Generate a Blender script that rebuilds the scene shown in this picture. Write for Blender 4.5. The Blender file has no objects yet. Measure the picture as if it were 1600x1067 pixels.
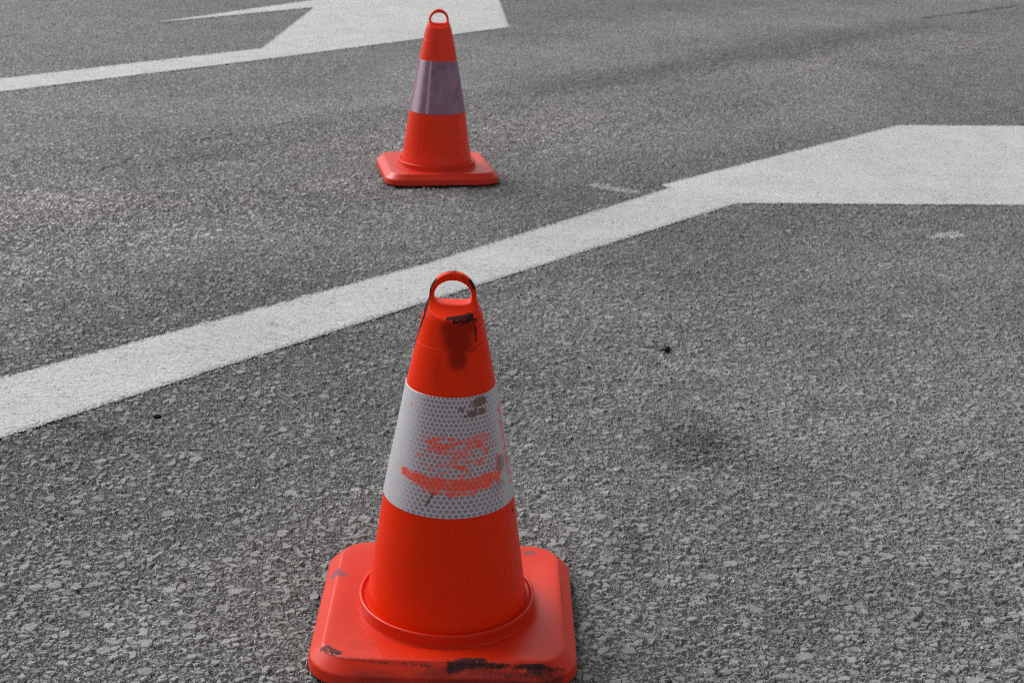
import bpy, math
import numpy as np
R = math.radians
rng = np.random.default_rng(7)

# ------------------------------------------------------------------ camera, sky, sun, exposure
scn = bpy.context.scene
COL = scn.collection
cam_data = bpy.data.cameras.new("camera")
cam = bpy.data.objects.new("camera", cam_data)
COL.objects.link(cam)
cam_data.sensor_width = 36.0
cam_data.lens = 2249.48 / 1600 * 36.0
cam_data.clip_start = 0.05
cam_data.clip_end = 500
CAM_Z = 1.5484
from mathutils import Matrix
cam.matrix_world = (Matrix.Translation((0, 0, CAM_Z)) @ Matrix.Rotation(R(90 - 19.819), 4, 'X')
                    @ Matrix.Rotation(R(2.044), 4, 'Z'))
cam_data.dof.use_dof = True
cam_data.dof.focus_distance = 2.95
cam_data.dof.aperture_fstop = 9.0
scn.camera = cam

SUN_EL, SUN_DIR = 42.0, (-0.76, 0.65)          # soft light from the left under a bright overcast
sun_az = math.atan2(SUN_DIR[0], SUN_DIR[1])
world = bpy.data.worlds.new("World")
scn.world = world
world.use_nodes = True
wt = world.node_tree
bg = wt.nodes["Background"]
sky = wt.nodes.new("ShaderNodeTexSky")
sky.sky_type = 'NISHITA'
sky.sun_disc = False
sky.sun_elevation = R(SUN_EL)
sky.sun_rotation = sun_az
sky.dust_density = 4.0
hs = wt.nodes.new("ShaderNodeHueSaturation")   # overcast: hardly any blue left
hs.inputs['Saturation'].default_value = 0.06
wt.links.new(sky.outputs[0], hs.inputs['Color'])
wt.links.new(hs.outputs[0], bg.inputs['Color'])
bg.inputs['Strength'].default_value = 0.12

sun_data = bpy.data.lights.new("sun", 'SUN')
sun_data.energy = 1.9
sun_data.angle = R(40)
sun_data.color = (1.0, 0.985, 0.96)
sun = bpy.data.objects.new("sun", sun_data)
COL.objects.link(sun)
from mathutils import Vector
sv = Vector((math.sin(sun_az) * math.cos(R(SUN_EL)), math.cos(sun_az) * math.cos(R(SUN_EL)), math.sin(R(SUN_EL))))
sun.rotation_euler = sv.to_track_quat('Z', 'Y').to_euler()

scn.view_settings.view_transform = 'Standard'
scn.view_settings.look = 'None'
scn.view_settings.gamma = 1.0
scn.view_settings.exposure = 0.0
scn.cycles.use_denoising = False
scn.cycles.max_bounces = 5
scn.cycles.diffuse_bounces = 3
scn.cycles.caustics_reflective = False
scn.cycles.sample_clamp_indirect = 1.5
scn.cycles.filter_width = 1.1

# ------------------------------------------------------------------ node helper
class NT:
    def __init__(s, name):
        s.m = bpy.data.materials.new(name)
        s.m.use_nodes = True
        s.t = s.m.node_tree
        s.b = s.t.nodes["Principled BSDF"]
        s.out = s.t.nodes["Material Output"]
    def put(s, sock, v):
        if isinstance(v, bpy.types.NodeSocket):
            s.t.links.new(v, sock)
        else:
            sock.default_value = v
    def n(s, typ, ins=None, **props):
        nd = s.t.nodes.new(typ)
        for k, v in props.items():
            setattr(nd, k, v)
        for k, v in (ins or {}).items():
            s.put(nd.inputs[k], v)
        return nd
    def m_(s, op, a, b=0.0, c=0.0, clamp=False):
        nd = s.n("ShaderNodeMath", {0: a, 1: b, 2: c}, operation=op, use_clamp=clamp)
        return nd.outputs[0]
    def add(s, a, b): return s.m_('ADD', a, b)
    def sub(s, a, b): return s.m_('SUBTRACT', a, b)
    def mul(s, a, b): return s.m_('MULTIPLY', a, b)
    def mx(s, a, b): return s.m_('MAXIMUM', a, b)
    def mad(s, a, b, c): return s.m_('MULTIPLY_ADD', a, b, c)
    def vm(s, op, a, b=(0, 0, 0), scale=None):
        nd = s.n("ShaderNodeVectorMath", {0: a, 1: b}, operation=op)
        if scale is not None:
            s.put(nd.inputs['Scale'], scale)
        return nd.outputs['Value'] if op in ('DOT_PRODUCT', 'LENGTH') else nd.outputs[0]
    def ss(s, x, lo, hi, a=0.0, b=1.0):
        nd = s.n("ShaderNodeMapRange", interpolation_type='SMOOTHSTEP')
        for i, v in enumerate((x, lo, hi, a, b)):
            s.put(nd.inputs[i], v)
        return nd.outputs[0]
    def noise(s, vec, scale, detail=3.0, rough=0.55):
        return s.n("ShaderNodeTexNoise", {'Vector': vec, 'Scale': scale, 'Detail': detail, 'Roughness': rough})
    def vor(s, vec, scale, feature='F1'):
        return s.n("ShaderNodeTexVoronoi", {'Vector': vec, 'Scale': scale}, feature=feature)
    def attr(s, name):
        return s.n("ShaderNodeAttribute", attribute_name=name, attribute_type='GEOMETRY').outputs['Fac']
    def mix(s, f, a, b):
        nd = s.n("ShaderNodeMix", data_type='RGBA')
        s.put(nd.inputs[0], f)
        for k, v in ((6, a), (7, b)):
            if not isinstance(v, bpy.types.NodeSocket) and len(v) == 3:
                v = (*v, 1.0)
            s.put(nd.inputs[k], v)
        return nd.outputs[2]
    def fmix(s, f, a, b):
        nd = s.n("ShaderNodeMix", data_type='FLOAT')
        s.put(nd.inputs[0], f); s.put(nd.inputs[2], a); s.put(nd.inputs[3], b)
        return nd.outputs[0]
    def obj(s): return s.n("ShaderNodeTexCoord").outputs['Object']
    def sep(s, v):
        nd = s.n("ShaderNodeSeparateXYZ", {0: v}); return nd.outputs
    def grey(s, f):
        nd = s.n("ShaderNodeCombineColor", {0: f, 1: f, 2: f}); return nd.outputs[0]
    def base(s, **kw):
        for k, v in kw.items():
            s.put(s.b.inputs[k.replace('_', ' ')], v)

# ------------------------------------------------------------------ asphalt and paint materials
def asphalt_nodes(t):
    """Chippings bedded in bitumen: returns height (m), colour value and stone mask."""
    P = t.obj()
    coarse = t.attr('coarse')
    w = t.noise(P, 55.0, 2.0)
    warp = t.vm('SCALE', t.vm('SUBTRACT', w.outputs['Color'], (.5, .5, .5)), scale=0.012)
    Q = t.vm('ADD', P, warp)
    Q = t.vm('MULTIPLY', Q, (.74, 1, 0))
    def plates(off, S, lo, hi):
        q = t.vm('ADD', Q, off)
        v = t.vor(q, S); d = t.vor(q, S, 'DISTANCE_TO_EDGE')
        c = t.sep(v.outputs['Color'])
        loc = t.vm('SUBTRACT', t.vm('SCALE', q, scale=S), t.vm('SCALE', v.outputs['Position'], scale=S))
        tl = t.vm('DOT_PRODUCT', loc, t.vm('SUBTRACT', v.outputs['Color'], (.5, .5, .5)))
        return c, tl, t.ss(d.outputs['Distance'], lo, hi), v
    nz = t.noise(P, 420.0, 3.0, 0.65).outputs[0]
    mid = t.noise(P, 95.0, 3.0, 0.6).outputs[0]
    lowf = t.noise(P, 9.0, 4.0, 0.6).outputs[0]
    # flat chippings about 20 mm
    c1, tilt1, e1, v1 = plates((0, 0, 0), 72.0, 0.015, 0.10)
    pres1 = t.m_('LESS_THAN', c1[2], t.mad(coarse, 0.60, 0.26))
    h1 = t.mad(t.sub(c1[0], 0.55), 0.0060, t.mad(tilt1, 0.0090, t.mul(t.sub(e1, 1.0), 0.0060)))
    h1 = t.sub(h1, t.mul(t.sub(1.0, pres1), 0.0070))
    # big flat chippings about 35 mm
    c0, tilt0, e0_, v0 = plates((3.1, 7.7, 0), 29.0, 0.0, 0.1)
    rr = t.mad(c0[1], 0.22, 0.16)
    jag = t.mul(t.sub(mid, 0.5), 0.30)
    e0 = t.ss(t.add(v0.outputs['Distance'], jag), t.add(rr, 0.035), t.sub(rr, 0.035))
    pres0 = t.m_('LESS_THAN', c0[2], t.mad(coarse, 0.20, 0.03))
    m0 = t.mul(e0, pres0)
    h0 = t.add(t.mad(m0, 0.0090, -0.0075), t.mul(t.mul(tilt0, 0.0085), m0))
    # small chippings about 9 mm, grit and sand
    c2, tilt2, e2, v2 = plates((1.3, 2.9, 0), 165.0, 0.02, 0.16)
    h2 = t.mad(t.sub(c2[0], 0.5), 0.0044, t.mad(tilt2, 0.0056, t.mad(t.sub(e2, 1.0), 0.0034, -0.0016)))
    h = t.mx(t.mx(h1, h0), h2)
    h = t.add(h, t.mad(t.sub(nz, 0.5), 0.0012, t.mul(t.sub(mid, 0.5), 0.0016)))
    h = t.add(h, t.mul(t.sub(lowf, 0.5), 0.0060))
    h = t.mul(h, 1.18)
    hole = t.mul(t.m_('LESS_THAN', c2[2], t.mad(lowf, .22, -.01)), t.mul(e2, t.sub(1.0, m0)))
    h = t.sub(h, t.mul(hole, 0.0050))
    h = t.sub(h, t.mul(t.attr('crack'), 0.006))
    on1 = t.mul(t.mul(e1, pres1), t.m_('GREATER_THAN', h1, h2))
    stone = t.mx(on1, m0)
    pale = t.attr('pale')
    val = t.fmix(on1, t.mad(c2[1], 0.08, t.mad(pale, -0.09, 0.205)), t.mad(c1[1], t.mad(pale, 0.20, 0.06), 0.205))
    val = t.fmix(m0, val, t.mad(c0[0], t.mad(pale, 0.14, 0.06), 0.200))
    # black binder in the joints between chippings, also painting in the gaps' shade
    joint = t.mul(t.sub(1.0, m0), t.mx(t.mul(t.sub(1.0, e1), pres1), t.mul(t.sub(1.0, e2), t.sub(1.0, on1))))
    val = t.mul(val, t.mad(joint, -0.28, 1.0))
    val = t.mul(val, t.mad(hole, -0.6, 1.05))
    return P, h, val, stone, nz, lowf, c1, c2, mid

def asphalt_material():
    t = NT("asphalt")
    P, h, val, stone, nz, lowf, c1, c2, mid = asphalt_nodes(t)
    val = t.mul(val, t.mad(nz, 1.2, 0.42))
    val = t.mul(val, t.mad(lowf, 0.7, 0.65))
    val = t.mul(val, t.attr('tone'))
    vs = t.vor(P, 210.0)
    spark = t.mul(t.m_('LESS_THAN', vs.outputs['Distance'], .30), t.m_('GREATER_THAN', t.sep(vs.outputs['Color'])[0], .957))
    val = t.add(val, t.mul(spark, 0.55))
    val = t.mul(val, t.sub(1.0, t.mul(t.attr('crack'), 0.75)))
    smear = t.ss(t.add(t.attr('white'), t.add(t.mul(t.sub(nz, 0.5), 0.9), t.mul(t.sub(mid, .5), 1.1))), 0.45, 0.62)
    val = t.fmix(smear, val, 0.50)
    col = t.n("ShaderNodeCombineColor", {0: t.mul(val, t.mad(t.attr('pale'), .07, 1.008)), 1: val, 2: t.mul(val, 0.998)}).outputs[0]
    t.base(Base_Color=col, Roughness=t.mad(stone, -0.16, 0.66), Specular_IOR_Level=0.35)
    h = t.sub(h, t.mul(t.attr('under'), 0.012))
    d = t.n("ShaderNodeDisplacement", {'Height': h, 'Midlevel': 0.0, 'Scale': 1.0})
    t.t.links.new(d.outputs[0], t.out.inputs['Displacement'])
    t.m.displacement_method = 'BOTH'
    return t.m

def paint_material():
    t = NT("road_paint")
    P, h, val, stone, nz, lowf, c1, c2, mid = asphalt_nodes(t)
    pit = t.ss(t.add(h, t.mul(t.sub(t.noise(P, 5.0, 3.0).outputs[0], .5), .006)), -0.0066, -0.0092)
    chip = t.ss(t.add(t.noise(P, 130.0, 4.0, 0.7).outputs[0], t.mul(t.attr('rim'), 0.22)), 0.69, 0.75)
    long_ = t.noise(t.vm('MULTIPLY', P, (1.0, 3.0, 1.0)), 14.0, 5.0, 0.7).outputs[0]
    v = t.mul(t.mad(t.noise(P, 3.0, 5.0, 0.65).outputs[0], 0.24, 0.42), t.mad(nz, 0.10, 0.95))
    v = t.mul(v, t.attr('tone'))
    v = t.mul(v, t.sub(1.0, t.mul(t.ss(long_, 0.50, 0.72), 0.26)))
    dirt = t.mx(t.mul(pit, 0.85), t.mul(chip, 0.8))
    v = t.fmix(dirt, v, 0.11)
    t.base(Base_Color=t.grey(v), Roughness=0.62, Specular_IOR_Level=0.35)
    rim = t.ss(t.attr('rim'), .45, .85)
    hp = t.fmix(rim, t.add(t.mul(h, 0.20), -0.0020), t.add(t.mul(h, 0.45), -0.0022))
    d = t.n("ShaderNodeDisplacement", {'Height': hp, 'Midlevel': 0.0, 'Scale': 1.0})
    t.t.links.new(d.outputs[0], t.out.inputs['Displacement'])
    t.m.displacement_method = 'BOTH'
    return t.m

# ------------------------------------------------------------------ mesh helpers
def mesh_from(name, V, F, attrs=None, smooth=True):
    V = np.ascontiguousarray(V, np.float32); F = np.ascontiguousarray(F, np.int32)
    me = bpy.data.meshes.new(name)
    k = F.shape[1]
    me.vertices.add(len(V)); me.vertices.foreach_set('co', V.ravel())
    me.loops.add(F.size); me.loops.foreach_set('vertex_index', F.ravel())
    me.polygons.add(len(F)); me.polygons.foreach_set('loop_start', np.arange(0, F.size, k, dtype=np.int32))
    me.polygons.foreach_set('loop_total', np.full(len(F), k, np.int32))
    me.polygons.foreach_set('use_smooth', np.full(len(F), smooth))
    for a, arr in (attrs or {}).items():
        at = me.attributes.new(a, 'FLOAT', 'POINT')
        at.data.foreach_set('value', np.ascontiguousarray(arr, np.float32).ravel())
    me.update(calc_edges=True)
    return me

def link(name, me, mat, parent=None):
    o = bpy.data.objects.new(name, me)
    COL.objects.link(o)
    me.materials.append(mat)
    if parent: o.parent = parent
    return o

def vnoise(x, y, sc, seed):
    r = np.random.default_rng(seed).random((256, 256))
    X, Y = x * sc + 1000.0, y * sc + 1000.0
    i, j = np.floor(X).astype(int), np.floor(Y).astype(int)
    u, v = X - i, Y - j
    u, v = u * u * (3 - 2 * u), v * v * (3 - 2 * v)
    g = lambda a, b: r[a % 256, b % 256]
    return (g(i, j) * (1 - u) + g(i + 1, j) * u) * (1 - v) + (g(i, j + 1) * (1 - u) + g(i + 1, j + 1) * u) * v
def fbm(x, y, sc, seed, o=4):
    return sum(vnoise(x, y, sc * 2 ** k, seed + k) * .5 ** k for k in range(o)) / sum(.5 ** k for k in range(o))

def seg_dist(x, y, pts):
    d = np.full(x.shape, 1e9)
    for (ax, ay), (bx, by) in zip(pts[:-1], pts[1:]):
        L = (bx - ax) ** 2 + (by - ay) ** 2 + 1e-12
        q = np.clip(((x - ax) * (bx - ax) + (y - ay) * (by - ay)) / L, 0, 1)
        d = np.minimum(d, np.hypot(x - ax - q * (bx - ax), y - ay - q * (by - ay)))
    return d
def poly_sd(x, y, P):
    """signed distance to a closed polygon, negative inside"""
    d = seg_dist(x, y, list(P) + [P[0]])
    ins = np.zeros(x.shape, bool)
    n = len(P)
    for k in range(n):
        (ax, ay), (bx, by) = P[k], P[(k + 1) % n]
        c = (ay > y) != (by > y)
        with np.errstate(divide='ignore', invalid='ignore'):
            ins ^= c & (x < (bx - ax) * (y - ay) / (by - ay) + ax)
    return np.where(ins, -d, d)

# ------------------------------------------------------------------ the road: one sheet, finely meshed where it is seen, reaching 150 m
ang = np.linspace(R(39.5), R(5.0), 1250)
ys = CAM_Z / np.tan(ang)
ys_near = np.array([-150, -40, -10, -3, 0.0, 1.0, 1.6])
ys_far = np.array([22, 30, 50, 90, 150.0])
yy = np.concatenate([ys_near, ys, ys_far])
half = np.concatenate([np.full(7, 0.50 * ys[0] + 0.22), 0.43 * ys + 0.30, 0.43 * ys_far + 0.30])
core = np.linspace(-1, 1, 1750)
ext = np.array([1.15, 1.6, 3, 8, 25, 110])
ss_ = np.concatenate([-ext[::-1], core, ext])
X = half[:, None] * ss_[None, :]
Y = np.repeat(yy[:, None], len(ss_), 1)
nr, nc = X.shape
idx = np.arange(nr * nc).reshape(nr, nc)
FQ = np.stack([idx[:-1, :-1], idx[:-1, 1:], idx[1:, 1:], idx[1:, :-1]], -1).reshape(-1, 4)
x, y = X.ravel(), Y.ravel()
along, across = .664 * x + .748 * y, .748 * x - .664 * y
# lengthwise wheel tracks: (offset across the lane, tone, coarseness)
prof = np.array([(-60, .78, .3), (-9, .74, .20), (-8.0, .74, .22), (-7.3, .84, .25), (-6.8, .98, .22), (-6.3, .96, .3), (-5.98, .80, .55),
                 (-5.7, .76, .85), (-5.2, .86, .95), (-4.8, .84, .85), (-4.4, .93, .5), (-4.0, .82, .45), (-3.6, .78, .45), (-3.2, .72, .38), (-2.8, .80, .42),
                 (-2.2, .93, .5), (-1.6, 1.0, .62), (-.8, 1.04, .78), (0, 1.08, .9), (3, 1.05, .8), (60, 1, .5)])
wob = (fbm(x, y, .9, 5) - .5) * .7
pale = np.interp(across + wob, [-7, -6.2, -5.8, -5.0, -4.6, -4.2, -1.2, 0, 2], [0, .15, .7, .8, .5, .05, .0, .12, .1]) * np.clip(fbm(x, y, 1.2, 19) * 3 - .6, 0, 1)
tone = np.interp(across + wob, prof[:, 0], prof[:, 1])
coarse = np.interp(across + wob, prof[:, 0], prof[:, 2])
tone *= 1.10 * (.60 + .52 * fbm(x, y, 1.5, 21) + .28 * fbm(x, y, 11, 23, 3))
coarse = np.clip(coarse + (fbm(x, y, 2.3, 31) - .5) * .8, 0, 1)
def blob(cx, cy, rx, ry, amt, seed, rot=0.0):
    c, s = math.cos(rot), math.sin(rot)
    u, v = ((x - cx) * c + (y - cy) * s) / rx, (-(x - cx) * s + (y - cy) * c) / ry
    d = np.hypot(u, v) + (fbm(x, y, 22, seed) - .5) * 1.1
    return amt * np.clip(1.25 - d, 0, 1)
for b in [(.50, 3.56, .13, .17, .55, 41), (.30, 2.97, .07, .10, .35, 42), (.55, 3.99, .10, .10, .2, 43), (-1.07, 3.47, .05, .05, .5, 44),
          (-1.20, 3.53, .05, .03, .5, 45), (.70, 9.6, 1.2, .30, .30, 46, .85), (1.9, 10.9, 1.3, .34, .30, 47, .85), (-1.3, 7.0, .7, .14, .25, 55, .85), (-1.6, 5.6, .5, .2, .2, 56, .85), (-.6, 6.1, .5, .16, .2, 57, .85), (2.9, 12.2, .9, .3, .22, 58, .8),
          (-.02, 4.0, .3, .3, .14, 50), (-.9, 4.75, .5, .25, .14, 51, .85), (.25, 5.9, .5, .25, .12, 52, .85),
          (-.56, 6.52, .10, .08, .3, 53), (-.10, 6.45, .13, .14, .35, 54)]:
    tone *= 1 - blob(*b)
for b in [(.2, 4.75, .4, .3, -.12, 61), (1.2, 4.6, .5, .3, -.10, 62), (.9, 7.5, .8, .4, -.12, 63), (-.9, 8.3, .8, .2, -.12, 64, .85), (1.3, 3.0, .5, .4, -.10, 65)]:
    tone *= 1 - blob(*b)
crack = np.zeros(x.shape)
def crk(pts, w, amt, seed, gap=.45):
    global crack
    d = seg_dist(x + (fbm(x, y, 6, seed) - .5) * .12, y + (fbm(x, y, 6, seed + 7) - .5) * .12, pts)
    on = np.clip((fbm(x, y, 5, seed + 3, 3) - gap) * 6, 0, 1)
    crack = np.maximum(crack, amt * on * np.clip(1.3 - d / w, 0, 1))
crk([(-1.9, 6.44), (-1.79, 6.83), (-1.43, 7.35), (-1.18, 7.69), (-.78, 8.2), (-.5, 8.5)], .016, .7, 71, .46)
crk([(3.68, 13.38), (4.28, 14.03), (4.89, 14.62)], .035, .9, 81, .2)
crk([(.06, 8.67), (.8, 9.74), (1.62, 10.7), (2.6, 11.7)], .02, .5, 95, .5)
crk([(-.75, 2.95), (-.67, 3.07), (-.59, 3.24), (-.5, 3.46), (-.36, 3.62)], .010, .28, 97, .35)
crk([(.45, 4.27), (.52, 4.27)], .012, .9, 99, .0)
crk([(-.30, 2.45), (-.32, 2.75)], .02, .5, 103, .3)
crk([(-1.7, 6.1), (-1.45, 6.4)], .014, .5, 105, .45)
white = np.maximum.reduce([np.clip(1.3 - seg_dist(x, y, p) / w, 0, 1) for p, w in
        [([(1.715, 5.755), (1.76, 5.77)], .026), ([(1.76, 5.80), (1.83, 5.84)], .028), ([(1.80, 5.77), (1.86, 5.80)], .020), ([(2.28, 6.13), (2.36, 6.16)], .02)]])
smear = .62 * np.clip(1.3 - seg_dist(x, y, [(.36, 6.44), (.52, 6.36)]) / .07, 0, 1)
white = np.maximum(white, smear)
NEAR = [(-8.0, -3.53), (-1.465, 3.836), (-.341, 5.102), (.688, 6.437), (.655, 6.490), (2.157, 8.161), (2.907, 8.268), (3.9, 8.41), (4.8, 7.9), (3.9, 6.55),
        (2.287, 6.349), (.972, 6.195), (-.099, 4.903), (-1.319, 3.415), (-7.85, -3.94)]
FAR = [(-7.9, 2.75), (-3.124, 8.616), (-1.828, 10.152), (-1.798, 12.534), (-2.90, 11.17), (-1.827, 13.143), (-1.2, 14.3), (-.3, 14.6), (-.225, 13.587),
       (-.125, 11.98), (-.105, 11.716), (-1.768, 9.618), (-2.975, 8.188), (-7.75, 2.32)]
under = np.zeros(x.shape)
nz_ = np.nonzero((x > -9) & (x < 6) & (y > -4.5) & (y < 16))[0]
under[nz_] = np.clip(-np.minimum(poly_sd(x[nz_], y[nz_], NEAR), poly_sd(x[nz_], y[nz_], FAR)) / .012 - 1.6, 0, 1)

V = np.stack([x, y, np.zeros_like(x)], -1)
asphalt = asphalt_material()
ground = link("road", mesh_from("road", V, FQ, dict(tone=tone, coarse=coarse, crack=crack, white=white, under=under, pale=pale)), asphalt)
ground["kind"] = "structure"

# ------------------------------------------------------------------ painted arrows: 4 mm sheets over the asphalt with worn, ragged edges
paint = paint_material()
xc, yc = V[FQ].mean(1)[:, 0], V[FQ].mean(1)[:, 1]
def marking(name, poly, label, rag, seed, tonef):
    near = (xc > -9) & (xc < 6) & (yc > -4.5) & (yc < 16)
    ids = np.nonzero(near)[0]
    px, py = xc[ids], yc[ids]
    sd = poly_sd(px, py, poly) + (fbm(px, py, 28, seed, 4) - .5) * rag + (fbm(px, py, 160, seed + 9, 2) - .5) * rag * .8
    keep = ids[sd < 0]
    F = FQ[keep]
    u, inv = np.unique(F.ravel(), return_inverse=True)
    vx, vy = V[u, 0], V[u, 1]
    rim = np.clip(1 + poly_sd(vx, vy, poly) / .05, 0, 1)
    Vm = V[u].copy(); Vm[:, 2] = .004
    o = link(name, mesh_from(name, Vm, inv.reshape(-1, 4), dict(coarse=coarse[u], crack=np.zeros(len(u)), rim=rim, pale=np.zeros(len(u)), tone=tonef(vx, vy))), paint)
    o["kind"] = "structure"
    return o
def near_tone(a, b):
    # the shaft was painted first, the head later and brighter
    head = np.clip((.664 * a + .748 * b - 5.30) * 40, 0, 1)
    return .97 + .05 * head + (fbm(a, b, 2.2, 7) - .5) * .12
marking("road_marking", NEAR, "", .007, 201, near_tone)
marking("road_marking", FAR, "", .006, 301, lambda a, b: 1.0 + (fbm(a, b, 1.6, 9) - .5) * .10)

# ------------------------------------------------------------------ cone materials
def plastic_material(name, spec, tint=(0.93, 0.032, 0.002), gloss=0.0):
    t = NT(name)
    P = t.obj()
    n1 = t.noise(P, 14.0, 5.0, 0.6).outputs[0]
    n2 = t.noise(P, 220.0, 4.0, 0.7).outputs[0]
    n3 = t.noise(P, 700.0, 2.0, 0.6).outputs[0]
    col = t.mix(t.mul(n1, 0.5), tint, (tint[0] * .86, tint[1] * .8, tint[2]))
    st = t.ss(t.add(t.attr('stain'), t.add(t.mul(t.sub(n1, .5), .9), t.mul(t.sub(n2, .5), .4))), .25, 1.0)
    col = t.mix(t.mul(st, .72), col, (0.16, 0.006, 0.003))
    rub = t.ss(t.add(t.attr('rub'), t.add(t.mul(t.sub(n2, .5), 1.1), t.mul(t.sub(n3, .5), .9))), .50, .78)
    col = t.mix(t.mul(rub, .75), col, (0.13, 0.075, 0.11))
    fib = t.noise(t.vm('ADD', P, t.vm('SCALE', t.vm('SUBTRACT', t.noise(P, 90.0, 2.0).outputs['Color'], (.5, .5, .5)), scale=.03)), 120.0, 5.0, 0.65).outputs[0]
    fib = t.mad(t.m_('ABSOLUTE', t.sub(fib, .5)), -4.2, .95)
    blk = t.ss(t.add(t.attr('soot_shade'), t.add(t.mul(t.sub(fib, .5), .8), t.add(t.mul(t.sub(n1, .5), .6), t.mul(t.sub(n2, .5), 1.2)))), .44, .78)
    blk = t.mul(blk, t.m_('GREATER_THAN', t.attr('soot_shade'), .02))
    col = t.mix(t.mul(blk, .96), col, (0.014, 0.006, 0.006))
    speck = t.ss(t.noise(P, 300.0, 1.0).outputs[0], .76, .80)
    col = t.mix(t.mul(speck, .45), col, (.25, .02, .01))
    r = t.mad(n1, 0.16, 0.27 + gloss)
    r = t.fmix(t.mx(st, t.mx(blk, rub)), r, 0.72)
    bmp = t.n("ShaderNodeBump", {'Strength': 0.15, 'Distance': 0.001,
              'Height': t.add(t.mul(n2, .06), t.add(t.mul(n1, .8), t.mul(blk, .9)))})
    t.base(Base_Color=col, Roughness=r, Specular_IOR_Level=spec, Normal=bmp.outputs[0])
    return t.m

def sheet_material(name, cell, wall, painted_sheen, sheen_col, contrast=1.0):
    """reflective sleeve: sealed hexagonal cells about 10 mm wide under a clear film"""
    t = NT(name)
    P = t.obj()
    th, z = t.attr('arc'), t.attr('height')
    p = t.n("ShaderNodeCombineXYZ", {0: th, 1: z}).outputs[0]
    p = t.vm('SCALE', p, scale=1 / 0.0100)
    rr, hh = (1.0, 1.7320508, 1.0), (0.5, 0.8660254, 0.5)
    fold = lambda q: t.vm('SUBTRACT', t.vm('MODULO', t.vm('ADD', q, (1000 * 1.0, 1000 * 1.7320508, 1000)), rr), hh)
    a, b = fold(p), fold(t.vm('SUBTRACT', p, hh))
    a, b = t.vm('MULTIPLY', a, (1, 1, 0)), t.vm('MULTIPLY', b, (1, 1, 0))
    ha = t.vm('ABSOLUTE', a); hb = t.vm('ABSOLUTE', b)
    hd = lambda q: t.mx(t.sep(q)[0], t.vm('DOT_PRODUCT', q, (.5, .8660254, 0)))
    d = t.m_('MINIMUM', t.mad(hd(ha), .6, t.mul(t.vm('LENGTH', ha), .4)), t.mad(hd(hb), .6, t.mul(t.vm('LENGTH', hb), .4)))
    w = t.ss(d, .35, .45)
    n1 = t.noise(P, 16.0, 5.0, 0.6).outputs[0]
    n2 = t.noise(P, 190.0, 4.0, 0.7).outputs[0]
    n3 = t.noise(P, 60.0, 3.0, 0.6).outputs[0]
    n4 = t.noise(t.vm('MULTIPLY', P, (.55, .55, 1.2)), 85.0, 3.0, 0.6).outputs[0]
    cellc = t.mix(n3, cell, tuple(c * 1.35 for c in cell))
    col = t.mix(t.mul(w, contrast), cellc, wall)
    hz = t.ss(t.add(t.attr('painted_sheen'), t.mul(t.sub(n1, .5), .45)), .15, .95)  # pale film sheen, with a little wear, painted into the colour
    col = t.mix(t.mul(hz, painted_sheen), col, sheen_col)
    col = t.mix(t.mul(t.ss(n1, .42, .70), .25), col, tuple(c * .72 for c in sheen_col))
    org = t.ss(t.add(t.attr('scrape_reflection'), t.add(t.mul(t.sub(n2, .5), .8), t.mul(t.sub(n4, .5), 1.9))), .18, .72)
    col = t.mix(t.mul(org, t.mad(w, -.10, .96)), col, (.98, .065, .016))
    brn = t.ss(t.add(t.attr('grime'), t.add(t.mul(t.sub(n2, .5), 1.0), t.mul(t.sub(n3, .5), .8))), .45, .75)
    col = t.mix(t.mul(brn, .88), col, (.13, .058, .028))
    gr = t.ss(t.add(t.attr('smut'), t.add(t.mul(t.sub(n1, .5), .6), t.mul(t.sub(n2, .5), .6))), .40, .85)
    col = t.mix(t.mul(gr, .6), col, (.10, .085, .09))
    bmp = t.n("ShaderNodeBump", {'Strength': 0.25, 'Distance': 0.0006, 'Height': t.add(t.mul(w, .8), t.mul(n2, .4))})
    t.base(Base_Color=col, Roughness=t.mad(n1, .2, .34), Specular_IOR_Level=0.55, Coat_Weight=0.35, Coat_Roughness=0.22, Normal=bmp.outputs[0])
    return t.m

# ------------------------------------------------------------------ cone geometry
BASE_H, HALF, CORNER = .0538, .2623, .092
PROF = np.array([(.0560, .1655), (.0640, .1628), (.0692, .1618), (.120, .1530), (.2988, .1283), (.5290, .0857), (.6720, .0564)])
def radius(z):
    return np.interp(z, PROF[:, 0], PROF[:, 1])

def revolve(zr, n=384):
    zr = np.array(zr)
    th = np.linspace(0, 2 * np.pi, n, endpoint=False)
    V = np.stack([zr[:, 1:2] * np.sin(th), -zr[:, 1:2] * np.cos(th), np.repeat(zr[:, 0:1], n, 1)], -1)   # angle 0 faces -Y
    m = len(zr)
    I = np.arange(m * n).reshape(m, n); J = np.roll(I, -1, 1)
    F = np.stack([I[:-1], J[:-1], J[1:], I[1:]], -1).reshape(-1, 4)
    return V.reshape(-1, 3), F, np.tile(th, (m, 1)).ravel(), np.repeat(zr[:, 0], n)

def wrap(d): return (d + np.pi) % (2 * np.pi) - np.pi
def ell(th, z, ct, cz, rt, rz):                      # soft patch on the cone's side, degrees and metres
    d = np.hypot(wrap(th - R(ct)) / R(rt), (z - cz) / rz)
    return np.clip(1.5 - d, 0, 1)
def stroke(th, z, pts, w):                           # brushed line over the side
    a = wrap(th)
    return np.clip(1.4 - seg_dist(a * .1, z, [(R(p) * .1, q) for p, q in pts]) / w, 0, 1)

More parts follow.
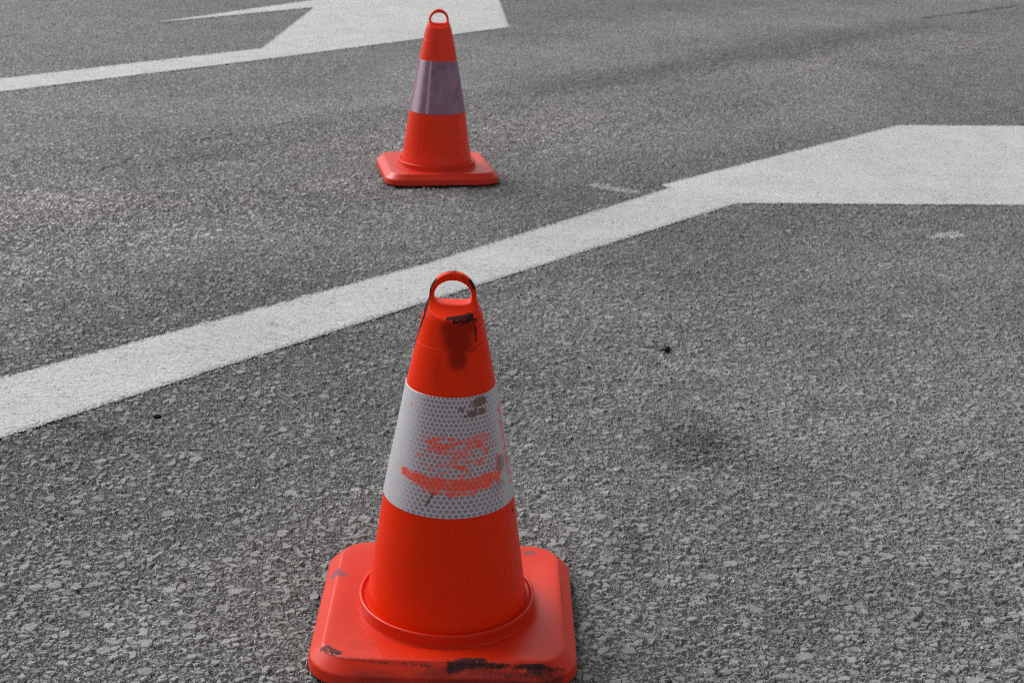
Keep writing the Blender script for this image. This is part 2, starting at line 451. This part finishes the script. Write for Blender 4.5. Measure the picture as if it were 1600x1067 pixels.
def cone_body(scuffed):
    zz = [.0560, .0600, .0640, .0665, .0692] + list(np.linspace(.0745, .6155, 250)) + [.6165, .6170, .6178] + list(np.linspace(.6195, .6680, 60))
    off = lambda z: .0005 if z < .6168 else 0.0
    zr = [(z, radius(z) + off(z)) for z in zz]
    r1 = radius(.668)
    for a in np.linspace(0, 90, 7)[1:]:
        zr.append((.668 + .0042 * math.sin(R(a)), r1 - .0042 * (1 - math.cos(R(a))) - .0005 * math.sin(R(a))))
    rl = zr[-1][1]
    zr += [(.6723, rl * f) for f in (.93, .8, .5, .1, .001)]
    V, F, th, z = revolve(zr)
    zero = np.zeros(len(V)); soot_shade, stain, rub = zero.copy(), zero.copy(), zero.copy()
    if scuffed:
        stain = np.maximum.reduce([1.15 * ell(th, z, 16, .655, 36, .024), 1.15 * ell(th, z, 14, .632, 27, .028), 1.05 * ell(th, z, 11, .604, 17, .028), .55 * ell(th, z, -20, .585, 9, .03), .5 * stroke(th, z, [(26, .612), (45, .620), (62, .622)], .004)])
        soot_shade = np.maximum.reduce([.70 * stroke(th, z, [(4, .6700), (20, .6712), (40, .6705), (54, .668)], .0045), .62 * stroke(th, z, [(44, .668), (48, .648), (44, .630)], .0055),
                                  1.0 * stroke(th, z, [(-66, .672), (-78, .640), (-86, .604)], .008), .40 * stroke(th, z, [(30, .612), (50, .620)], .004), .62 * ell(th, z, 26, .672, 16, .010),
                                  .6 * ell(th, z, 74, .275, 3, .006)])
        keep = z < .671
        stain *= (z < .6725)
        rub = .45 * ell(th, z, 66, .27, 14, .02)
    else:
        stain = np.maximum.reduce([.5 * ell(th, z, -20, .60, 16, .04), .45 * stroke(th, z, [(-42, .10), (-40, .26)], .004)])
    return mesh_from("cone_body", V, F, dict(soot_shade=soot_shade, stain=stain, rub=rub))

def band(scuffed):
    z0, z1, e = .2985, .5292, .0017
    zr = [(z0, radius(z0) - .001), (z0 - .0004, radius(z0) + e * .6), (z0 + .0006, radius(z0) + e)]
    zr += [(z, radius(z) + e) for z in np.linspace(z0 + .002, z1 - .002, 190)]
    zr += [(z1 - .0006, radius(z1) + e), (z1, radius(z1) + e * .7), (z1 - .0002, radius(z1) - .001)]
    V, F, th, z = revolve(zr)
    a = wrap(th)
    # close the seam of the arc coordinate at the back
    arc = np.abs(a) * 0 + a * .1068
    zero = np.zeros(len(V)); scr_refl, grime, smut = zero.copy(), zero.copy(), zero.copy()
    if scuffed:
        painted_sheen = np.maximum(np.clip((-a - R(18)) / R(34), 0, 1), np.clip((a - R(42)) / R(30), 0, .75))  # sheen towards both sides, painted as a mask by angle
        painted_sheen = np.maximum(painted_sheen, .35 * np.clip((.33 - z) / .03, 0, 1) * (a < 0))
        scr_refl = np.maximum.reduce([.56 * ell(th, z, -12, .438, 20, .016), .58 * ell(th, z, 36, .440, 12, .018), .44 * ell(th, z, 10, .432, 42, .026), .44 * ell(th, z, 14, .405, 36, .026), .45 * ell(th, z, -4, .449, 12, .010),
                                 .75 * stroke(th, z, [(-47, .3725), (-30, .370)], .009), .79 * stroke(th, z, [(-30, .369), (-12, .364), (12, .362), (34, .362), (54, .3685)], .015), .6 * stroke(th, z, [(-12, .352), (22, .348)], .010),
                                 .5 * stroke(th, z, [(78, .335), (76, .42), (80, .50)], .012), .5 * stroke(th, z, [(60, .37), (58, .40)], .008)])  # the long upright stroke paints a red reflection near the right edge
        grime = np.maximum.reduce([1.0 * ell(th, z, 40, .516, 11, .011), .9 * ell(th, z, 28, .497, 8, .009), .85 * ell(th, z, 41, .498, 8, .008), .55 * ell(th, z, 32, .507, 20, .016), .7 * ell(th, z, 14, .507, 5, .005), .75 * ell(th, z, 19, .493, 4, .004),
                                   .85 * stroke(th, z, [(-13, .345), (-16, .333), (-18, .322)], .003), .6 * stroke(th, z, [(-19, .327), (-13, .322)], .0025)])
        smut = np.maximum.reduce([.95 * ell(th, z, 61, .385, 9, .020), .6 * ell(th, z, 55, .345, 16, .014), .5 * ell(th, z, 35, .52, 26, .014), .4 * ell(th, z, 10, .30, 40, .006)])
    else:
        painted_sheen = np.maximum(np.clip(1.3 - np.abs(a + R(60)) / R(16), 0, 1) * .9, np.clip(1 - np.abs(a - R(76)) / R(14), 0, 1) * .9)  # upright pale highlights painted on as streaks
        painted_sheen = np.maximum(painted_sheen, .7 * np.clip(1.2 - np.abs(a + R(30)) / R(5), 0, 1))
        smut = np.maximum.reduce([1.0 * ell(th, z, 2, .505, 18, .022), .9 * ell(th, z, -20, .485, 9, .02), .5 * ell(th, z, 14, .42, 16, .09), .6 * ell(th, z, -38, .46, 8, .012)])
        scr_refl = zero
    return mesh_from("reflective_band", V, F, dict(arc=arc, height=z, painted_sheen=painted_sheen, scrape_reflection=scr_refl, grime=grime, smut=smut))

def rounded_square(n=560):
    s, c = HALF, CORNER
    pts, nrm = [], []
    L, A = 2 * (s - c), .5 * np.pi * c
    per = 4 * (L + A)
    for k in range(n):
        d = (k / n) * per
        q, d = divmod(d, L + A); q = int(q)
        if d < L: p, nn = np.array([-s + c + d, -s]), np.array([0, -1.])
        else:
            a = (d - L) / c
            nn = np.array([math.sin(a), -math.cos(a)]); p = np.array([s - c, -s + c]) + c * nn
        for _ in range(q):
            p = np.array([-p[1], p[0]]); nn = np.array([-nn[1], nn[0]])
        pts.append(p); nrm.append(nn)
    return np.array(pts), np.array(nrm)

def base_plate(scuffed):
    P, N = rounded_square()
    prof = [(.0015, .006), (.0035, .0022), (.007, .0006)] + [(z, .0006 + (z - .007) * .12) for z in np.linspace(.009, .0265, 9)]
    for a in np.linspace(0, 1, 6)[1:]: prof.append((.0265 + .0055 * a, .0029 + .0030 * a * a))
    prof += [(.0320 + .0185 * a, .0059 + .0205 * a) for a in np.linspace(0, 1, 16)[1:]]
    for a in np.linspace(0, 1, 7)[1:]: prof.append((.0505 + .0033 * math.sin(a * np.pi / 2), .0264 + .0068 * (1 - math.cos(a * np.pi / 2)) + .002 * a))
    rings, zs = [], []
    for z, i in prof:
        rings.append(P - N * i); zs.append(np.full(len(P), z))
    inner = rings[-1]
    an = np.arctan2(inner[:, 1], inner[:, 0])
    tgt = np.stack([np.cos(an), np.sin(an)], -1) * .165
    for f in np.linspace(0, 1, 48)[1:]:
        rings.append(inner * (1 - f) + tgt * f); zs.append(np.full(len(P), BASE_H - .0085 * (f * f * (3 - 2 * f))))
    m, n = len(rings), len(P)
    V = np.concatenate([np.concatenate(rings), np.concatenate(zs)[:, None]], 1)
    I = np.arange(m * n).reshape(m, n); J = np.roll(I, -1, 1)
    F = np.stack([I[:-1], J[:-1], J[1:], I[1:]], -1).reshape(-1, 4)
    X, Y, Z = V.T
    # moulded rubber is never dead flat
    V[:, 2] += (fbm(X, Y, 9, 77) - .5) * .0016 * (Z > .03)
    zero = np.zeros(len(V)); soot_shade, stain, rub = zero.copy(), zero.copy(), zero.copy()
    E2 = lambda cx, cy, rx, ry: np.clip(1.5 - np.hypot((X - cx) / rx, (Y - cy) / ry), 0, 1)
    low = np.clip((.012 - Z) / .008, 0, 1)  # dark foot: ground dirt, with the contact shadow painted in too
    if scuffed:
        rub = np.maximum.reduce([.85 * E2(-.236, .095, .016, .022), .8 * E2(-.222, .085, .018, .012), .85 * E2(.174, .203, .019, .012), .35 * E2(-.2, -.05, .04, .09)])
        edge = lambda pts, w: np.clip(1.4 - seg_dist(X, Y, pts) / w, 0, 1) * (Z > .028)
        patchy = .25 + 1.5 * fbm(X, Y, 30, 18, 3)
        low2 = np.clip((.030 - Z) / .012, 0, 1) * np.maximum(1.0 * (X < -.23) * (Y > -.02), .9 * (X > .23) * (Y < .12) * (Y > -.18))
        soot_shade = np.maximum.reduce([.78 * edge([(.018, -.2410), (.045, -.231), (.078, -.2315)], .010), patchy * .66 * edge([(.03, -.239), (.09, -.2365), (.15, -.2365), (.205, -.235), (.232, -.226)], .0045),
                                  .66 * edge([(-.224, -.198), (-.212, -.209), (-.20, -.217)], .011), patchy * .46 * edge([(-.19, -.230), (-.12, -.238), (-.02, -.2405)], .0040), patchy * .46 * E2(.20, -.245, .045, .012) * (Z > .02), patchy * .38 * E2(.12, -.250, .06, .008),
                                  low * (.9 + .3 * (fbm(X, Y, 20, 12) - .5)), patchy * low2 * .8])
        stain = np.maximum.reduce([1.0 * E2(.08, -.252, .15, .013), .75 * E2(-.12, -.256, .07, .010), .9 * E2(.2, -.248, .05, .02), .5 * E2(-.16, -.18, .05, .03), .4 * E2(-.20, -.09, .04, .07), .3 * E2(.235, 0, .02, .2),
                                   .8 * low])
        # torn, worn lip along the front
        worn = np.clip(1.2 - seg_dist(X, Y, [(.02, -.243), (.21, -.238)]) / .012, 0, 1) * (Z > .03)
        V[:, 2] -= worn * (.002 + .004 * fbm(X, Y, 60, 15))
        V[:, 1] += worn * (fbm(X, Y, 75, 16) - .5) * .006
    else:
        soot_shade = low * (.75 + .4 * (fbm(X, Y, 20, 13) - .5))
        stain = np.maximum(.6 * low, .3 * E2(0, -.23, .2, .02))
    return mesh_from("base_plate", V, F, dict(soot_shade=soot_shade, stain=stain, rub=rub))

def collar():
    zr = [(.0430, .1822), (.0460, .1800), (.0490, .1789), (.0600, .1784), (.0690, .1780)]
    for a in np.linspace(0, 180, 12)[1:]:
        zr.append((.0690 + .0032 * math.sin(R(a)), .1746 + .0034 * math.cos(R(a))))
    zr += [(.0668, .1704), (.0648, .1675), (.0640, .1635)]
    V, F, th, z = revolve(zr)
    k = np.zeros(len(V))
    return mesh_from("collar", V, F, dict(soot_shade=k, stain=k, rub=k))

def surface_nets(f, xs, ys, zs):
    n = np.array(f.shape)
    s = f < 0
    grid = np.stack(np.meshgrid(xs, ys, zs, indexing='ij'), -1)
    acc = np.zeros((*(n - 1), 3)); cnt = np.zeros(tuple(n - 1))
    for ax in range(3):
        sl0 = [slice(None)] * 3; sl1 = [slice(None)] * 3
        sl0[ax] = slice(0, -1); sl1[ax] = slice(1, None)
        a, b = f[tuple(sl0)], f[tuple(sl1)]
        cross = (a < 0) != (b < 0)
        t = np.where(cross, a / np.where(cross, a - b, 1), 0)[..., None]
        p = grid[tuple(sl0)] * (1 - t) + grid[tuple(sl1)] * t
        o = [k for k in range(3) if k != ax]
        for i in (0, 1):
            for j in (0, 1):
                src = [slice(None)] * 3
                src[o[0]] = slice(i, n[o[0]] - 1 + i); src[o[1]] = slice(j, n[o[1]] - 1 + j)
                c = cross[tuple(src)]
                acc += p[tuple(src)] * c[..., None]; cnt += c
    act = cnt > 0
    vid = np.full(act.shape, -1); vid[act] = np.arange(act.sum())
    V = acc[act] / cnt[act][:, None]
    F = []
    for ax in range(3):
        sl0 = [slice(None)] * 3; sl1 = [slice(None)] * 3
        sl0[ax] = slice(0, -1); sl1[ax] = slice(1, None)
        a, b = s[tuple(sl0)], s[tuple(sl1)]
        ij = np.argwhere(a != b)
        o = [(ax + 1) % 3, (ax + 2) % 3]
        ij = ij[(ij[:, o[0]] > 0) & (ij[:, o[1]] > 0) & (ij[:, o[0]] < n[o[0]] - 1) & (ij[:, o[1]] < n[o[1]] - 1)]
        q = []
        for du, dv in ((1, 1), (0, 1), (0, 0), (1, 0)):
            c = ij.copy(); c[:, o[0]] -= du; c[:, o[1]] -= dv
            q.append(vid[c[:, 0], c[:, 1], c[:, 2]])
        q = np.stack(q, -1)
        flip = ~a[tuple(ij.T)]
        q[flip] = q[flip][:, ::-1]
        F.append(q)
    return V, np.concatenate(F)

def handle(scuffed):
    xs = np.arange(-.060, .0605, .0010); ys = np.arange(-.060, .0605, .0010); zs = np.arange(.660, .7565, .0010)
    x, y, z = np.meshgrid(xs, ys, zs, indexing='ij')
    smax = lambda a, b, k: np.maximum(a, b) + np.maximum(k - np.abs(a - b), 0) ** 2 / (4 * k)
    w = np.interp(z, [.66, .672, .690, .700, .80], [.0572, .0560, .0490, .0456, .0456])
    up = np.maximum(z - .7000, 0)
    out = (np.sqrt((x / w) ** 2 + (up / .0500) ** 2) - 1) * .045
    T = .0098 + .0455 * np.clip((.7060 - z) / .0345, 0, 1.2) ** 2.0
    fy = (np.abs(y) - T) * .8
    cyl = np.hypot(x, y) - w
    hz = np.where(z > .7040, (z - .7040) / .0300, (.7040 - z) / .0140)
    px = np.abs(x) / .0352
    hole = (np.where(z > .7040, np.sqrt(px ** 2 + hz ** 2), (px ** 3.2 + hz ** 3.2) ** (1 / 3.2)) - 1) * .022
    f = smax(smax(smax(out, fy, .005), cyl, .003), -hole, .004)
    f = np.maximum(f, .6625 - z)
    V, F = surface_nets(f, xs, ys, zs)
    # relax the voxel steps
    E = np.concatenate([F[:, [0, 1]], F[:, [1, 2]], F[:, [2, 3]], F[:, [3, 0]]])
    for lam in (.5, -.52) * 8:
        S = np.zeros_like(V); C = np.zeros(len(V))
        np.add.at(S, E[:, 0], V[E[:, 1]]); np.add.at(C, E[:, 0], 1)
        np.add.at(S, E[:, 1], V[E[:, 0]]); np.add.at(C, E[:, 1], 1)
        V = V + lam * (S / C[:, None] - V)
    X, Y, Z = V.T
    zero = np.zeros(len(V)); soot_shade, stain = zero.copy(), zero.copy()
    if scuffed:
        sd = lambda pts, w: np.clip(1.4 - seg_dist(X, Z, pts) / w, 0, 1)
        soot_shade = np.maximum.reduce([0.6 * sd([(-.012, .751), (.012, .752)], .0030), .75 * sd([(.032, .735), (.041, .720)], .0030), 1.1 * sd([(-.0465, .70), (-.042, .723), (-.034, .736)], .0030), 1.2 * sd([(-.055, .670), (-.0475, .698)], .0045),
                                  .9 * np.clip(1.4 - seg_dist(X, Y, [(-.005, -.052), (.015, -.048), (.034, -.040)]) / .007, 0, 1) * (Z < .685)])
        stain = np.maximum(.6 * sd([(.02, .742), (.046, .712)], .008), .5 * sd([(-.02, .745), (0, .75)], .006))
    return mesh_from("carry_handle", V, F, dict(soot_shade=soot_shade, stain=stain, rub=zero))

def traffic_cone(loc, rot, label, plastic, sheet, scuffed):
    root = bpy.data.objects.new("traffic_cone", None)
    COL.objects.link(root)
    root.location = loc; root.rotation_euler = (0, 0, rot)
    root["label"] = label; root["category"] = "traffic cone"; root["group"] = "traffic cones standing on the road"
    link("base_plate", base_plate(scuffed), plastic_base, root)
    link("collar", collar(), plastic_base, root)
    link("cone_body", cone_body(scuffed), plastic, root)
    link("carry_handle", handle(scuffed), plastic, root)
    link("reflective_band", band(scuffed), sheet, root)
    return root

plastic = plastic_material("orange_plastic", 0.13)
plastic_far = plastic_material("glossy_orange_plastic", 0.3, (0.93, 0.034, 0.002), -.10)
plastic_base = plastic_material("orange_rubber", 0.36, (0.70, 0.026, 0.003))
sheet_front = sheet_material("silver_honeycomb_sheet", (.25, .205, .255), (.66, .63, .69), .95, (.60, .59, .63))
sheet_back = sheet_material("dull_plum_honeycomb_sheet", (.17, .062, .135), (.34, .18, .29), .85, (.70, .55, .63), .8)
traffic_cone((-.1147, 2.5884, .001), R(1.06), "larger scuffed orange cone with orange scrapes on its silver honeycomb band and blackened base",
             plastic, sheet_front, True)
traffic_cone((-.3795, 6.5555, .001), R(11.95), "smaller clean orange cone with a dull purple grey band standing between the white arrows",
             plastic_far, sheet_back, False)

# ------------------------------------------------------------------ small black lumps lying on the road
def lump(loc, r, seed, label):
    n = 24
    th, ph = np.meshgrid(np.linspace(0, 2 * np.pi, n, endpoint=False), np.linspace(.02, np.pi - .02, n // 2), indexing='xy')
    d = np.stack([np.sin(ph) * np.cos(th), np.sin(ph) * np.sin(th), np.cos(ph)], -1)
    k = 1 + (fbm(d[..., 0] * 3 + d[..., 2] * 2 + seed, d[..., 1] * 3 - d[..., 2], 1.0, seed) - .5) * .9
    V = (d * k[..., None] * r * np.array([1.15, .95, .8])).reshape(-1, 3)
    m = n // 2
    I = np.arange(m * n).reshape(m, n); J = np.roll(I, -1, 1)
    F = np.stack([I[:-1], I[1:], J[1:], J[:-1]], -1).reshape(-1, 4)
    t = bpy.data.materials.get("tar") or tar()
    o = link("tar_lump", mesh_from("tar_lump", V, F), t)
    o.location = (*loc, r * .5)
    o["label"] = label; o["category"] = "tar lump"; o["group"] = "black lumps lying on the road"
def tar():
    t = NT("tar")
    n = t.noise(t.obj(), 180.0, 3.0).outputs[0]
    bmp = t.n("ShaderNodeBump", {'Strength': .6, 'Distance': .002, 'Height': n})
    t.base(Base_Color=t.grey(t.mad(n, .012, .004)), Roughness=.6, Specular_IOR_Level=.25, Normal=bmp.outputs[0])
    return t.m
lump((.486, 4.256), .0125, 3, "black lump of tar alone on the bare asphalt right of the nearer cone's top")
lump((-.952, 3.585), .0085, 8, "small black lump of tar just below the white line left of the nearer cone")

# ------------------------------------------------------------------ loose grit: uncountable crumbs of stone and bitumen on the asphalt
def loose_grit(n=420):
    r = np.random.default_rng(11)
    ico = np.array([(0, 0, 1), (.894, 0, .447), (.276, .851, .447), (-.724, .526, .447), (-.724, -.526, .447), (.276, -.851, .447),
                    (.724, .526, -.447), (-.276, .851, -.447), (-.894, 0, -.447), (-.276, -.851, -.447), (.724, -.526, -.447), (0, 0, -1)])
    tri = np.array([(0, 1, 2), (0, 2, 3), (0, 3, 4), (0, 4, 5), (0, 5, 1), (1, 6, 2), (2, 7, 3), (3, 8, 4), (4, 9, 5), (5, 10, 1),
                    (6, 7, 2), (7, 8, 3), (8, 9, 4), (9, 10, 5), (10, 6, 1), (11, 7, 6), (11, 8, 7), (11, 9, 8), (11, 10, 9), (11, 6, 10)])
    V, F, T = [], [], []
    k = 0
    while k < n:
        py = 2.2 + 5.5 * r.random() ** 1.4
        px = (r.random() - .5) * 2 * (.45 * py + .3)
        if max(abs(px + .1147), abs(py - 2.5884)) < .32 or np.hypot(px + .38, py - 6.5555) < .42: continue
        size = .0016 + .0034 * r.random() ** 3
        v = ico * (1 + (r.random((12, 1)) - .5) * .7) * size * np.array([1.3, 1.0, .6])
        a = r.random() * 6.28
        v = v @ np.array([[math.cos(a), math.sin(a), 0], [-math.sin(a), math.cos(a), 0], [0, 0, 1]])
        V.append(v + (px, py, .0012)); F.append(tri + 12 * k); T.append(np.full(12, .02 if r.random() < .55 else .18 + .35 * r.random()))
        k += 1
    t = NT("grit")
    t.base(Base_Color=t.grey(t.attr('tone')), Roughness=.8)
    o = link("loose_grit", mesh_from("loose_grit", np.concatenate(V), np.concatenate(F), dict(tone=np.concatenate(T)), smooth=False), t.m)
    o["kind"] = "stuff"
loose_grit()
